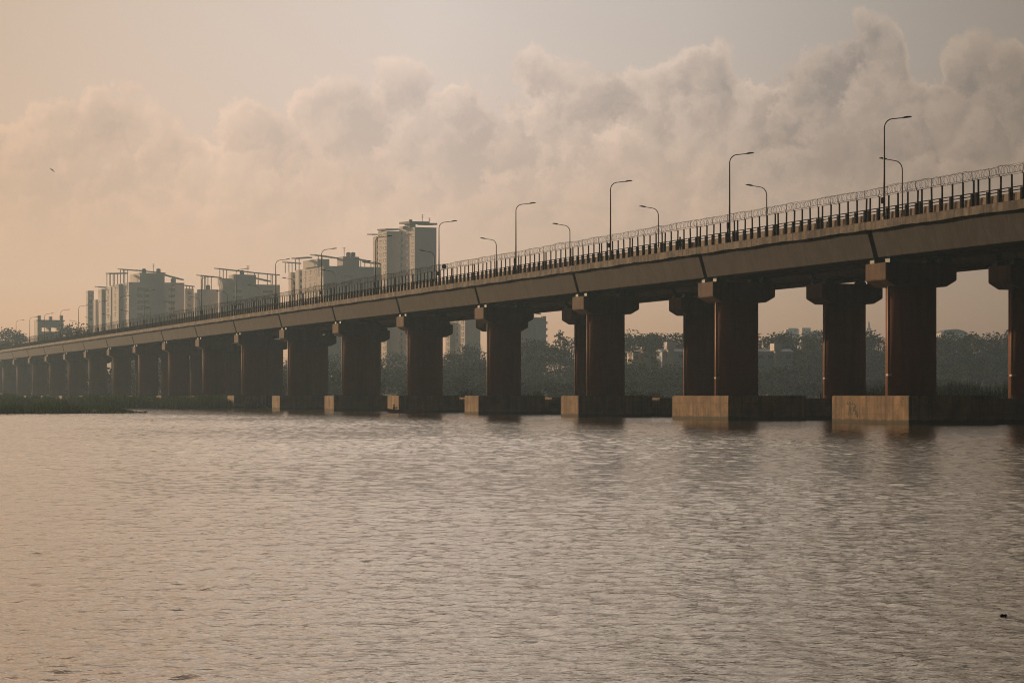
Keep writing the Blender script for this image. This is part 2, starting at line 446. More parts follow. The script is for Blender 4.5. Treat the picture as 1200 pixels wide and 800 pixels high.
def make_bridge(v0, n0, n1, label, near):
    root = thing('road_bridge', bw(0, v0), TH, label, 'bridge')
    for i in range(n0, n1 + 1):
        uc = i * SPAN - T / 2
        p = link('pier', PM['pier'], root, Matrix.Translation((0, uc, 0)))
        link('pier_cap', PM['cap'], p)
        f = link('footing', PM['foot_back'] if not near else PM['foot_big'] if i <= 1 else PM['foot'], p)
        for x in (0.85, W - 0.85):
            for u in (-1.4, 1.4): link('bearing', PM['bearing'], p, Matrix.Translation((x, u, 0)))
        if i % 1 == 0:
            link('drainpipe', PM['pipe'], p)
            if i in (0, 1): link('pipe_clamp', PM['clamp'], p)
        if near and i == 0:
            g = MB(); x = -0.756; r = random.Random(3)
            def stroke(a, b, w=0.09):
                # a thin painted stroke on the footing's side (local y,z)
                A = Vector((0, a[0], a[1])); B = Vector((0, b[0], b[1])); dd = (B - A).normalized(); nn = Vector((0, -dd.z, dd.y)) * w / 2
                g.poly([(x, *(A - nn)[1:]), (x, *(B - nn)[1:]), (x, *(B + nn)[1:]), (x, *(A + nn)[1:])])
            def S(px, py): return (6.7 - (px - 978) / 95.0 * 14.0, ZF - (py - 464) / 31.0 * ZF)
            for a, b in (((998,472),(1000,474)),((1000,471),(1003,473)),((1003,472),(1001,476)),((1001,476),(1003,480)),((1001,477),(1000,486)),((1002,480),(1003,486)),
                         ((1004,474),(1006,472)),((1007,473),(1009,477)),((1009,477),(1006,479)),((1006,479),(1010,482)),((1010,482),(1008,485)),((1010,482),(1012,487)),((1007,476),(1006,482)),((1009,485),(1012,488))):
                stroke(S(*a), S(*b), 0.16)
            gm = g.build('graffiti', M['paint'], p, fix=False); gm['label'] = 'black scribbled graffiti strokes'
    for i in range(n0 - 1, n1 + 1):
        uc = i * SPAN - T / 2
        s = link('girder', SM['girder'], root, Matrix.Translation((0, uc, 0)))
        link('deck_slab', SM['slab'], s)
        link('edge_kerb', SM['kerb_a'], s); link('edge_kerb', SM['kerb_b'], s)
        link('crash_barrier', SM['barrier'], s)
        link('footpath', SM['walk'], s)
    return root

D2 = 11.76
near_bridge = make_bridge(0.0, -1, 20, 'near concrete road bridge whose sunlit edge carries a railing fence topped with razor wire', True)
far_bridge = make_bridge(D2, -1, 20, 'parallel concrete bridge half hidden behind the fenced near bridge', False)

# ------------------------------------------------------------------ railing fence with razor wire
def make_fence():
    root = thing('railing_fence', bw(0, 0), TH, 'black railing fence with coiled razor wire along the near bridge edge', 'fence')
    V = -0.78
    U0 = -2 * SPAN - T / 2; U1 = 20.8 * SPAN
    us = []
    k = 0; u = U0 + 0.36
    while u < U1:
        for j in range(6): us.append(u + j * 8.28 / 5)
        u += 9.0
    pm = MB()
    pm.box(-0.13, -0.12, ZK1 - 0.05, 0.13, 0.12, 17.82)
    pm.box(-0.06, -0.22, 17.2, 0.06, -0.124, 18.86)
    me = pm.mesh('post', M['iron'])
    inview = [x for x in us if -27.5 <= x]
    near = inview[:99]; rest = [x for x in us if x not in set(near)]
    for x in near:
        link('post', me, root, Matrix.Translation((V, x, ZK1 + random.uniform(-0.035, 0.03))) @ Matrix.Rotation(random.gauss(0, 0.014), 4, 'X') @ Matrix.Rotation(random.gauss(0, 0.012), 4, 'Y') @ Matrix.Translation((0, 0, -ZK1)))
    far = MB()
    for x in rest:
        t = Matrix.Translation((V, x, 0))
        far.box(-0.13, -0.12, ZK1 - 0.05, 0.13, 0.12, 17.82, t); far.box(-0.06, -0.22, 17.2, 0.06, -0.124, 18.86, t)
    fp = far.build('distant_posts', M['iron'], root); fp['kind'] = 'stuff'
    for z in (17.66, 17.90):
        r = MB(); r.box(V + 0.134, U0, z - 0.035, V + 0.20, U1, z + 0.035); r.build('rail', M['iron'], root)
    s = MB()
    # concertina coil, a little uneven, plus straining strands and slanted holders
    pts = []; rr = random.Random(5); a = 0.0; x = U0
    amp = 1.0; off = 0.0; pit = 1.0
    while x < U1:
        near_b = x < 260
        step = (0.055 if near_b else 0.11); 
        pit += rr.gauss(0, 0.012); pit += (1.0 - pit) * 0.01; pit = min(1.7, max(0.6, pit)); a += 2 * math.pi * step / ((0.48 if near_b else 0.8) * pit)
        amp += rr.gauss(0, 0.035); amp += (1.0 - amp) * 0.03
        off += rr.gauss(0, 0.008); off += (0 - off) * 0.02
        rad = 0.36 * amp
        pts.append((V + rad * math.cos(a) * 0.9, x + 0.10 * math.sin(a * 0.5), 18.86 + 0.36 + off + rad * math.sin(a)))
        x += step
    s.tube(pts, 0.013, 3, False)
    s.build('razor_wire', M['wire'], root, fix=False)
    st = MB()
    for z in (18.84, 18.98):
        q = []; x = U0
        while x < U1: q.append((V, x, z + rr.uniform(-0.02, 0.02))); x += 3.0
        st.tube(q, 0.016, 4, False)
    q = []; x = U0
    while x < U1: q.append((V + rr.uniform(-.05, .05), x, 19.56 + rr.gauss(0, 0.03))); x += 1.8
    st.tube(q, 0.013, 4, False)
    st.build('strand_wire', M['wire'], root, fix=False)
    h = MB()
    for i, x in enumerate(us):
        if i % 3 == 0 or i % 3 == 1:
            sg = 1 if i % 3 == 0 else -1
            h.tube([(V, x, 18.8), (V + 0.02, x + 0.16 * sg, 19.25), (V + 0.02, x + 0.10 * sg + rr.uniform(-.1, .1), 19.55)], 0.024, 4, False)
    h.build('wire_holder', M['iron'], root, fix=False)['kind'] = 'stuff'
make_fence()

# ------------------------------------------------------------------ street lamps
def lamp_proto(mirror, name):
    s = -1 if mirror else 1
    root = thing('street_lamp', (0,0,0), TH, '', 'street lamp')
    p = MB(); pts = [(0,0,0),(0,0,4),(0,0,8.0)]; rad = [0.105,0.085,0.062]
    for k in range(1, 8):
        a = R(84) * k / 7
        pts.append((s * 0.85 * (1 - math.cos(a)), 0, 8.0 + 0.85 * math.sin(a))); rad.append(0.058 - 0.0018 * k)
    pts.append((s * 1.75, 0, 8.97)); rad.append(0.042)
    p.tube(pts, rad, 8)
    pole = p.build('pole', M['lamp'], root, True)
    b = MB(); b.tube([(0,0,0),(0,0,0.7)], [0.16,0.145], 8); b.box(-0.22,-0.22,-0.0,0.22,0.22,0.05); b.build('base_sleeve', M['lamp'], root)
    h = MB(); h.prism([(s*1.70,8.93),(s*1.78,9.06),(s*2.35,9.13),(s*2.52,9.09),(s*2.48,9.03),(s*1.85,8.93)], -0.15, 0.15, 'y'); 
    hd = h.build('lamp_head', M['lamp'], root, bevel=0.02)
    l = MB(); l.box(min(s*1.95, s*2.38), -0.10, -0.01, max(s*1.95, s*2.38), 0.10, 0.01, Matrix.Translation((0,0,8.965)) @ Matrix.Rotation(-s*0.07, 4, 'Y'))
    l.build('lens', M['frame'], hd)
    return root

ORD = ['first','second','third','fourth','fifth','sixth','seventh','eighth','ninth','tenth','eleventh','twelfth','thirteenth','fourteenth','fifteenth','sixteenth','seventeenth','eighteenth','nineteenth','twentieth','twenty-first','twenty-second']
L = 31.8
def lamps(v, u0, n, proto, label, group, box=()):
    for k in range(n):
        o = proto if k == 0 else copy_tree(proto)
        o.location = bw(u0 + k * L, v, 16.62)
        o['label'] = label(k); o['group'] = group
pn = lamp_proto(False, 'near')
bx = MB(); bx.box(-0.24, -0.16, 1.75, -0.10, 0.16, 2.25); bx.build('meter_box', M['iron'], pn)
lamps(0.25, -2.95, 19, pn, lambda k: ('tall street lamp nearest the right edge, rising from the near bridge beside the razor wire' if k == 0 else
      f'{ORD[k]} tall street lamp from the right along the near bridge, arm reaching right'), 'tall lamps along the near bridge')
pf = lamp_proto(True, 'far')
lamps(19.0, 29.3, 18, pf, lambda k: ('shorter looking lamp crossing behind the tallest right-hand lamp, arm reaching left' if k == 0 else
      f'{ORD[k]} left-reaching lamp from the right, rising from the rear bridge'), 'left-reaching lamps on the rear bridge')

# round sign on the footpath
Ys = 321.0
sg = bw((Ys - P0.y - 0.3 * SN) / CS, 0.3, 16.62)
sg.x = (520.5 - 600) * sg.y / F
rs = thing('round_sign', sg, 0, 'small dark round sign just right of a tall lamp above the fence', 'sign')
m_ = MB(); m_.tube([(0,0,0),(0,0,2.95)], 0.035, 8); m_.build('sign_post', M['iron'], rs)
m_ = MB(); m_.tube([(0,-0.06,2.85),(0,-0.085,2.85)], 0.33, 24); m_.build('sign_plate', M['sign'], rs)

# ------------------------------------------------------------------ people
def skin_body(name, verts, edges, rad, mat, parent=None, sub=2):
    me = bpy.data.meshes.new(name); me.from_pydata(verts, edges, []); me.update()
    o = bpy.data.objects.new(name, me); COL.objects.link(o)
    md = o.modifiers.new('skin', 'SKIN'); 
    for sv, r in zip(me.skin_vertices[0].data, rad):
        sv.radius = (r, r) if not hasattr(r, '__len__') else r
    me.skin_vertices[0].data[0].use_root = True
    o.modifiers.new('sub', 'SUBSURF').levels = sub; o.modifiers['sub'].render_levels = sub
    dg = bpy.context.evaluated_depsgraph_get()
    em = bpy.data.meshes.new_from_object(o.evaluated_get(dg))
    o.modifiers.clear(); o.data = em; em.name = name
    em.materials.clear(); em.materials.append(mat)
    for p in em.polygons: p.use_smooth = True
    if parent: o.parent = parent
    return o

# walker on the footpath (facing along the bridge)
wv = bw((244.0 - P0.y + 0.1) / CS, -0.1, 16.62); wv.x = (797 - 600) * wv.y / F
verts = [(0,0,0.95),(0,0,1.15),(0,0.0,1.36),(0,0.01,1.49),(0,0.02,1.60),(0,0.03,1.69),
         (-0.10,0,0.90),(-0.11,0.10,0.50),(-0.11,0.0,0.08),(-0.11,0.17,0.04),
         (0.10,0,0.90),(0.11,0.14,0.52),(0.11,-0.10,0.12),(0.11,0.05,0.05),
         (-0.19,0,1.37),(-0.24,-0.06,1.10),(-0.23,0.10,0.88),(-0.22,0.16,0.80),
         (0.19,0,1.37),(0.25,0.03,1.10),(0.24,0.16,0.88),(0.23,0.22,0.81)]
edges = [(0,1),(1,2),(2,3),(3,4),(4,5),(0,6),(6,7),(7,8),(8,9),(0,10),(10,11),(11,12),(12,13),(2,14),(14,15),(15,16),(16,17),(2,18),(18,19),(19,20),(20,21)]
rad = [0.15,0.135,0.16,0.06,0.095,0.075,0.10,0.065,0.045,0.035,0.10,0.065,0.045,0.035,0.07,0.05,0.038,0.03,0.07,0.05,0.038,0.03]
pr = skin_body('person', verts, edges, rad, M['cloth'])
pr.location = wv; pr.rotation_euler = (0, 0, TH)
tag(pr, 'person in dark clothes walking behind the bridge railing fence', 'person')
hm = MB(); 
def blob(mb, c, r, n=8, mfac=(1,1,1), jit=0.0, rnd=random):
    base = len(mb.v); rows = n
    for i in range(rows + 1):
        ph = math.pi * i / rows
        for j in range(n * 2):
            a = math.pi * j / n; q = 1 + rnd.uniform(-jit, jit)
            mb.v.append((c[0] + r*mfac[0]*q*math.sin(ph)*math.cos(a), c[1] + r*mfac[1]*q*math.sin(ph)*math.sin(a), c[2] + r*mfac[2]*q*math.cos(ph)))
    for i in range(rows):
        for j in range(n * 2):
            j2 = (j + 1) % (n * 2)
            mb.f.append((base+i*2*n+j, base+(i+1)*2*n+j, base+(i+1)*2*n+j2, base+i*2*n+j2))
blob(hm, (0,0.005,1.655), 0.112, 8, (0.9,1.05,0.85)); hm.build('hair', M['hair'], pr, True)

# boat with a paddler
bl = at(474.0, 0, 331.0); bl.z = 0
boat = thing('rowing_boat', bl, R(4), 'long low reddish wooden boat floating beside a pier footing', 'boat')
hb = MB(); secs = []
Lb = 5.0
for i in range(15):
    t = i / 14; x = -Lb/2 + Lb*t
    w = 0.52 * (math.sin(math.pi * (0.06 + 0.88*t)) ** 0.6); sheer = 0.40 + 0.22 * (2*t-1)**2
    keel = -0.12 + 0.30 * abs(2*t-1) ** 4
    secs.append([(x, -w, sheer),(x, -w*0.8, 0.12+keel*0.4),(x, -w*0.35, keel),(x, w*0.35, keel),(x, w*0.8, 0.12+keel*0.4),(x, w, sheer),
                 (x, w-0.05, sheer),(x, w*0.72, 0.16+keel*0.4),(x, w*0.3, keel+0.05),(x, -w*0.3, keel+0.05),(x, -w*0.72, 0.16+keel*0.4),(x, -w+0.05, sheer)])
for s_ in secs: hb.v += s_
for i in range(14):
    for j in range(12):
        hb.f.append((i*12+j, i*12+(j+1)%12, (i+1)*12+(j+1)%12, (i+1)*12+j))
hb.f.append(tuple(range(12))); hb.f.append(tuple(range(14*12, 15*12)))
hb.build('hull', M['boat'], boat)
th = MB()
for x in (-1.45, 0.1, 1.5): th.box(x-0.12, -0.44, 0.28, x+0.12, 0.44, 0.31)
th.build('thwart', M['boat'], boat)
# seated paddler facing along +x of the boat
verts = [(0,0,0.44),(0.03,0,0.64),(0.06,0,0.86),(0.07,0,0.98),(0.09,0,1.09),(0.10,0,1.17),
         (0.05,-0.10,0.42),(0.42,-0.13,0.52),(0.55,-0.12,0.16),(0.68,-0.12,0.13),
         (0.05,0.10,0.42),(0.42,0.13,0.52),(0.55,0.12,0.16),(0.68,0.12,0.13),
         (0.06,-0.19,0.85),(0.22,-0.25,0.64),(0.46,-0.22,0.68),(0.53,-0.22,0.69),
         (0.06,0.19,0.85),(0.26,0.20,0.74),(0.46,-0.05,0.84),(0.52,-0.09,0.85)]
pb = skin_body('person', verts, edges, rad, M['cloth'])
pb.location = bl + Matrix.Rotation(R(4), 4, 'Z') @ Vector((-1.52, 0, -0.04)); pb.rotation_euler = (0, 0, R(4))
tag(pb, 'person in dark clothes sitting in the reddish boat holding a paddle', 'person')
hm = MB(); blob(hm, (0.075,0,1.135), 0.112, 8, (1.0,0.9,0.85)); hm.build('hair', M['hair'], pb, True)
pd = MB()
pd.tube([(-0.9,-0.22,1.02),(-0.25,-0.68,0.22)] if False else [(0.45,0.05,0.95),(0.52,-0.22,0.68),(0.66,-0.80,0.12)], 0.022, 6)
pd.box(-0.08,-0.012,-0.35,0.08,0.012,0.0, Matrix.Translation((0.66,-0.80,0.14)) @ Matrix.Rotation(R(-35), 4, 'X'))
po = pd.build('paddle', M['boat']); po.location = pb.location; po.rotation_euler = (0,0,R(4))
tag(po, 'thin wooden paddle held by the person in the boat', 'paddle')

# ------------------------------------------------------------------ bird and floating husk
bd = MB()
nB = 9
blob(bd, (0,0,0), 0.085, 6, (2.4,1,0.9))
def wing(s):
    prev = None
    for i in range(6):
        t = i / 5; y = s * (0.05 + 0.50 * t); z = 0.02 + 0.10*math.sin(t*1.9) - 0.06*t; ch = 0.26 * (1 - 0.70*t*t)
        x0 = 0.10 - 0.10*t; cur = [(x0, y, z+0.008), (x0-ch, y, z), (x0, y, z-0.008)]
        if prev:
            n = len(bd.v); bd.v += prev + cur
            for j in range(3):
                k = (j+1)%3; bd.f.append((n+j, n+k, n+3+k, n+3+j))
        prev = cur
wing(1); wing(-1)
bd.prism([(-0.15,-0.03),(-0.36,-0.09),(-0.38,0.0),(-0.36,0.09),(-0.15,0.03)], -0.01, 0.01, 'z')
bird = bd.build('bird', M['feather'], smooth=True)
bird.location = at(61.5, 199, 430); 
yb = Vector((0.77, 0.12, -0.62)).normalized(); xb = Vector((0.35, 0.90, 0.25)); xb = (xb - yb * xb.dot(yb)).normalized(); zb = xb.cross(yb)
bird.rotation_euler = Matrix((xb, yb, zb)).transposed().to_euler()
tag(bird, 'small dark bird gliding alone in the sky', 'bird')

hk = MB(); blob(hk, (0,0,0.012), 0.034, 8, (0.9,0.8,0.62), 0.10); blob(hk, (0.042,0.006,0.014), 0.026, 8, (0.9,0.8,0.7), 0.12)
husk = hk.build('debris', M['husk'], smooth=True)
hp = at(1174.5, 0, CAMH * F / (722 - HZ)); hp.z = 0; husk.location = hp; husk.scale = (0.82, 0.82, 0.82)
tag(husk, 'small black lump of debris floating in open water', 'debris')

# ------------------------------------------------------------------ buildings
PHI = R(24)
def solve(C, d, px):
    k = (px - 600.0) / F
    return (k * C.y - C.x) / (d.x - k * d.y)

class Building:
    def __init__(self, name, label, cat, pxm, Y, ybase, phi=PHI, group=None):
        self.phi = phi; self.Y = Y
        C = at(pxm, ybase, Y); self.C = C
        self.root = thing(name, C, phi, label, cat, group)
        self.ex = Vector((math.cos(phi), math.sin(phi), 0)); self.ey = Vector((-math.sin(phi), math.cos(phi), 0))
    def zpx(self, py, Y=None):
        Y = Y or self.Y
        return CAMH + (HZ - py) * Y / F - self.C.z
    def loc(self, p): # world->local
        d = p - self.C; return Vector((d.dot(self.ex), d.dot(self.ey), d.z))
    def block(self, px0, pxm, px1, ytop, dy=0.0, ybot=None, mat='bldg', name='block', floors=None, win_l=0, win_f=0, fh=3.1, depth=None, zmin=-99):
        """a box whose near corner sits at pxm; the left flank reaches px0, the front reaches px1; dy = metres deeper"""
        Y = self.Y + dy
        c = at(pxm, HZ, Y); c.z = self.C.z
        sl = max(solve(c, self.ey, px0), 2.0) if px0 < pxm else (depth or 10.0)
        sf = max(solve(c, self.ex, px1), 1.0)
        o = self.loc(c); z1 = self.zpx(ytop, Y); z0 = 0.0 if ybot is None else self.zpx(ybot, Y)
        mb = MB(); mb.box(o.x, o.y, z0, o.x + sf, o.y + sl, z1)
        ob = mb.build(name, M[mat], self.root)
        self.last = (o, sf, sl, z0, z1)
        nf = int((z1 - 1.0) / fh)
        for f in range(nf):
            zz = z1 - 0.9 - (f + 1) * fh + 1.0
            if zz < max(zmin, z0 + 0.3): continue
            for k in range(win_l):
                self.window((o.x, o.y + sl * (k + 0.5) / win_l + random.uniform(-.1,.1), zz), 'L', min(1.9, sl / win_l * 0.6), 1.6)
            for k in range(win_f):
                self.window((o.x + sf * (k + 0.5) / win_f, o.y, zz), 'F', min(1.9, sf / win_f * 0.6), 1.6)
        return ob
    _cache = {}
    def window(self, p, face, w, h):
        key = (face, round(w, 1), round(h, 1))
        if key not in Building._cache:
            fr = MB(); gl = MB(); w2 = key[1] / 2; hh = key[2]
            def bx(m, a0, a1, z0, z1, t0, t1):
                if face == 'F': m.box(a0, -t1, z0, a1, -t0, z1)
                else: m.box(-t1, a0, z0, -t0, a1, z1)
            bx(gl, -w2, w2, 0, hh, 0.003, 0.03)
            bx(fr, -w2 - 0.15, w2 + 0.15, hh, hh + 0.12, 0.002, 0.55)      # sunshade above
            bx(fr, -w2 - 0.15, w2 + 0.15, -0.14, -0.02, 0.002, 0.25)       # sill
            bx(fr, -w2 - 0.12, -w2 - 0.01, -0.02, hh, 0.002, 0.12); bx(fr, w2 + 0.01, w2 + 0.12, -0.02, hh, 0.002, 0.12)
            Building._cache[key] = (gl.mesh('window', M['glass']), fr.mesh('window_surround', M['frame']))
        g, f = Building._cache[key]
        wd = link('window', g, self.root, Matrix.Translation(p)); link('window_surround', f, wd)
    def band(self, z0, z1, x0, x1, y, mat='glass', name='recess'):
        mb = MB(); mb.box(x0, y - 0.02, z0, x1, y - 0.003, z1); return mb.build(name, M[mat], self.root)
    def canopy(self, pa, ya, pb, yb, dy=2.0, depth=7.0, th=0.6, posts=(), yroof=None):
        A = at(pa, ya, self.Y + dy); k = self.loc(A); 
        sf = solve(A, self.ex, pb); B = A + self.ex * sf; B.z = CAMH + (HZ - yb) * B.y / F; q = self.loc(B)
        mb = MB(); n = len(mb.v)
        up = Vector((0,0,th)); dp = Vector((0, depth, 0.5))
        mb.v += [tuple(x) for x in (k, q, q+dp, k+dp, k+up, q+up, q+dp+up, k+dp+up)]
        mb.f += [tuple(n+i for i in f) for f in ((3,2,1,0),(4,5,6,7),(0,1,5,4),(1,2,6,5),(2,3,7,6),(3,0,4,7))]
        c = mb.build('roof_canopy', M['roofslab'], self.root)
        for pp in posts:
            t = (pp - pa) / (pb - pa); w = k.lerp(q, t)
            zr = self.zpx(yroof, self.Y + dy)
            for yy in (0.6, depth - 0.8):
                pm = MB(); pm.box(w.x-0.16, w.y+yy-0.16, zr, w.x+0.16, w.y+yy+0.16, w.z+0.02+0.5*yy/depth); pm.build('canopy_post', M['roofslab'], c)

ZT = 1180.0
def tank(B, px, yroof, dy, r=1.1, h=1.8):
    """a water tank standing on the roof"""
    p = B.loc(at(px, yroof, B.Y + dy)); t = MB()
    t.tube([(p.x, p.y + 2, p.z + 0.02), (p.x, p.y + 2, p.z + h), (p.x, p.y + 2, p.z + h + 0.35)], [r, r, r * 0.35], 12)
    t.build('water_tank', M['roofslab'], B.root)
def aerial(B, px, yroof, dy, h=4.5):
    p = B.loc(at(px, yroof, B.Y + dy)); t = MB()
    t.tube([(p.x, p.y + 2, p.z - 0.2), (p.x, p.y + 2, p.z + h)], 0.13, 5)
    for k in range(3): t.box(p.x - 0.9 + 0.2 * k, p.y + 1.95, p.z + h - 0.3 - 0.7 * k, p.x + 0.9 - 0.2 * k, p.y + 2.05, p.z + h - 0.2 - 0.7 * k)
    t.build('aerial', M['lamp'], B.root)
# left cluster
B = Building('apartment_building', 'pale apartment block with stepped flank and sloping roof canopies, leftmost of the large blocks', 'building', 151, ZT, 440)
B.block(138.5, 151, 194, 330.5, win_l=2, fh=3.1, zmin=28)
o, sf, sl, z0, z1 = B.last
for k in range(5): B.band(z1-4.2-3.1*k, z1-2.6-3.1*k, o.x+sf*0.22, o.x+sf*0.55, o.y)
B.block(190, 194.4, 216, 331, dy=2)
o, sf, sl, z0, z1 = B.last
for k in range(5): B.band(z1-4.2-3.1*k, z1-2.8-3.1*k, o.x+sf*0.15, o.x+sf*0.5, o.y)
B.block(152, 164, 193, 319.5, dy=7, ybot=332, name='penthouse')
B.block(130, 139, 146, 333, dy=10, win_l=1, zmin=28); B.block(123, 130, 139, 336, dy=22, win_l=1, zmin=28); B.block(115, 119, 131, 338.5, dy=34, win_f=1, zmin=28)
B.block(108, 112, 120, 351, dy=44); B.block(101, 103, 110, 340.5, dy=52, win_f=1, zmin=28)
B.canopy(142, 316.2, 166, 318.2, dy=8, posts=(145,150), yroof=331); B.canopy(163, 317.5, 194, 321, dy=7, posts=(), yroof=320)
B.canopy(128, 321.5, 150, 321.0, dy=14, posts=(129,133,138,145), yroof=335); B.canopy(193, 322.5, 215.5, 328.5, dy=4, posts=(206,), yroof=331); B.canopy(115,337,128,337.8, dy=34)
B.block(215, 217, 227, 338, dy=26, win_f=1, zmin=28, mat='bldg2'); B.canopy(216.5, 335, 228, 336.5, dy=26, posts=(219,226), yroof=338); B.block(226, 228, 233, 343, dy=40, mat='bldg2')
for q in (170, 187): tank(B, q, 319.5, 9)
tank(B, 204, 331, 4); aerial(B, 181, 319.5, 10)
# second cluster
B = Building('apartment_building', 'grey apartment block with two long roof canopies on thin posts, beside the stepped block', 'building', 261, ZT-20, 440)
B.block(257, 261, 328, 332.5, zmin=30)
o, sf, sl, z0, z1 = B.last
for k in range(4): B.band(z1-4.0-3.1*k, z1-2.8-3.1*k, o.x+sf*0.18, o.x+sf*0.34, o.y); B.band(z1-4.0-3.1*k, z1-2.8-3.1*k, o.x+sf*0.70, o.x+sf*0.88, o.y)
B.block(231, 234, 256, 338.8, dy=10)
B.block(268, 274, 300, 321.5, dy=6, ybot=334, name='penthouse'); B.block(255, 260, 272, 326, dy=8, ybot=334, name='penthouse')
B.canopy(235, 323.5, 260, 326.2, dy=10, posts=(240,241.5,248), yroof=339); B.canopy(256, 315.5, 297, 320, dy=6, posts=(262,266), yroof=327)
B.canopy(297, 320.3, 328, 323.0, dy=4, posts=(303,318,324), yroof=333); B.canopy(303, 327, 318, 330.5, dy=2)
tank(B, 285, 321.5, 8); aerial(B, 292, 321.5, 9); tank(B, 245, 338.8, 12)
# third cluster
B = Building('apartment_building', 'wide apartment block with windowed flank and slanted roof plates, by the twin towers', 'building', 379, ZT-30, 439)
B.block(354, 379, 447, 311.5, win_l=4, zmin=36)
o, sf, sl, z0, z1 = B.last
for k in range(2): B.band(z1-5.4-3.1*k, z1-4.4-3.1*k, o.x+sf*0.3, o.x+sf*0.5, o.y)
B.block(355, 372, 386, 303.3, dy=5, ybot=312, name='penthouse'); B.block(346, 350, 357, 316, dy=36, win_f=1, zmin=36); B.block(338, 341, 349, 319, dy=46, win_f=1, zmin=36)
B.block(395, 402, 421, 300.5, dy=4, ybot=312, name='penthouse')
B.canopy(336, 308, 353, 309.5, dy=46, posts=(339,347), yroof=319); B.canopy(347, 303.8, 366, 302.5, dy=14, posts=(351,), yroof=316)
B.canopy(369, 299.5, 386, 301.5, dy=8, posts=(378,), yroof=304); B.canopy(384, 301.5, 398, 303.5, dy=8); B.canopy(416, 303.3, 434, 307, dy=6, posts=(428,), yroof=312); B.canopy(430, 308, 447, 310.2, dy=4, posts=(440,), yroof=312)
tank(B, 410, 300.5, 6); tank(B, 415.5, 300.5, 6); aerial(B, 405, 300.5, 7)
# the twin towers
B = Building('apartment_tower', 'shorter of the twin towers, with a windowed sunlit flank', 'tower', 453, ZT+20, 439, group='twin apartment towers')
B.block(443, 453, 469, 270.5, win_l=2, zmin=4, mat='bldg'); B.block(437, 441, 446, 277, dy=16, win_f=1, mat='bldg', zmin=20)
B.block(443, 447, 452, 268.8, dy=6, ybot=272, name='penthouse'); B.canopy(452, 269.5, 469.5, 269.5, dy=-1, depth=12, th=0.7); B.canopy(435.8, 275.5, 444, 275.5, dy=14, th=0.6)
B = Building('apartment_tower', 'taller of the twin towers, with a blank shaded front and flat overhanging roof', 'tower', 486, ZT, 439, group='twin apartment towers')
B.block(468, 486, 511.5, 266, win_l=3, zmin=4, mat='bldg'); 
B.block(474, 480, 487, 260.5, dy=5, ybot=268, name='penthouse'); B.canopy(480, 262, 503, 262.2, dy=-1, depth=14, th=1.1); B.canopy(500, 263.2, 512.5, 263.6, dy=-1, depth=12, th=0.9); B.block(468,472,478,265,dy=8,ybot=268,name='penthouse')
aerial(B, 497, 262, 3); aerial(B, 505, 262, 4, 3.0); tank(B, 483, 260.5, 6, 0.9, 1.2)
# towers seen under the deck
B = Building('apartment_building', 'hazy apartment block with glowing sunlit edge, seen under the bridge left of the middle', 'building', 545, ZT+60, 434)
B.block(533, 545, 563, 372, win_l=2, zmin=12); B.block(522, 527, 538, 377, dy=12, win_l=1, zmin=4, mat='bldg2')
B = Building('apartment_building', 'grey apartment block with balconies up its right edge, seen under the bridge deck', 'building', 606, ZT-40, 430)
B.block(598, 606, 640, 371.5, win_f=0)
o, sf, sl, z0, z1 = B.last
for t in (0.18, 0.42, 0.62):
    mb = MB(); mb.box(o.x+sf*t, o.y-0.25, 0, o.x+sf*t+0.5, o.y-0.003, z1-0.5); mb.build('pilaster', M['bldg'], B.root)
for k in range(8):
    zb = z1 - 3.0 - 3.1 * k
    mb = MB(); mb.box(o.x+sf+0.003, o.y+1.0, zb, o.x+sf+1.2, o.y+5, zb+0.2); mb.box(o.x+sf+1.1, o.y+1.0, zb+0.2, o.x+sf+1.2, o.y+5, zb+1.2); mb.build('balcony', M['bldg'], B.root)
B.canopy(611, 363.5, 634, 368.5, dy=3, posts=(618,626), yroof=371.5); B.block(634, 636, 640, 370.3, dy=3, ybot=372, name='stair_head')
B = Building('apartment_building', 'low tan apartment row with sunlit piers beside the lone pine', 'building', 648, 1040, 428)
B.block(640, 642, 652, 406.5, mat='bldg2', win_f=2, fh=3.0, zmin=2); B.block(652, 654, 668, 409, dy=4, mat='bldg2', win_f=3, zmin=2)
# gate like building and low house at far left
B = Building('concrete_frame_building', 'grey flat-roofed building with see-through openings and three rooftop knobs, far left', 'building', 47, 1100, 420)
o = B.loc(at(44, 420, 1104)); wdt = solve(at(44, 420, 1104), B.ex, 74.5)
z1 = B.zpx(374.3); zo1 = B.zpx(383); zo0 = B.zpx(388)
for (a, b_, za, zb, nm) in ((0,1,zo1,z1,'upper_storey'),(0,1,0,zo0,'lower_storey')):
    mb = MB(); mb.box(o.x+wdt*a, o.y, za, o.x+wdt*b_, o.y+7, zb); mb.build(nm, M['bldg'], B.root)
for a, b_ in ((0.0,0.16),(0.44,0.52),(0.82,1.0)):
    mb = MB(); mb.box(o.x+wdt*a, o.y+0.05, zo0+0.002, o.x+wdt*b_, o.y+6.9, zo1-0.002); mb.build('pillar', M['bldg'], B.root)
for a, h in ((0.03,2.0),(0.47,1.6),(0.88,2.2)):
    mb = MB(); mb.box(o.x+wdt*a, o.y+1, z1+0.002, o.x+wdt*a+1.4, o.y+2.6, z1+h); mb.build('roof_knob', M['bldg'], B.root)
mb = MB(); mb.box(o.x-0.6, o.y-0.5, z1-0.5, o.x+wdt+0.6, o.y-0.004, z1-0.1); mb.build('cornice', M['roofslab'], B.root)

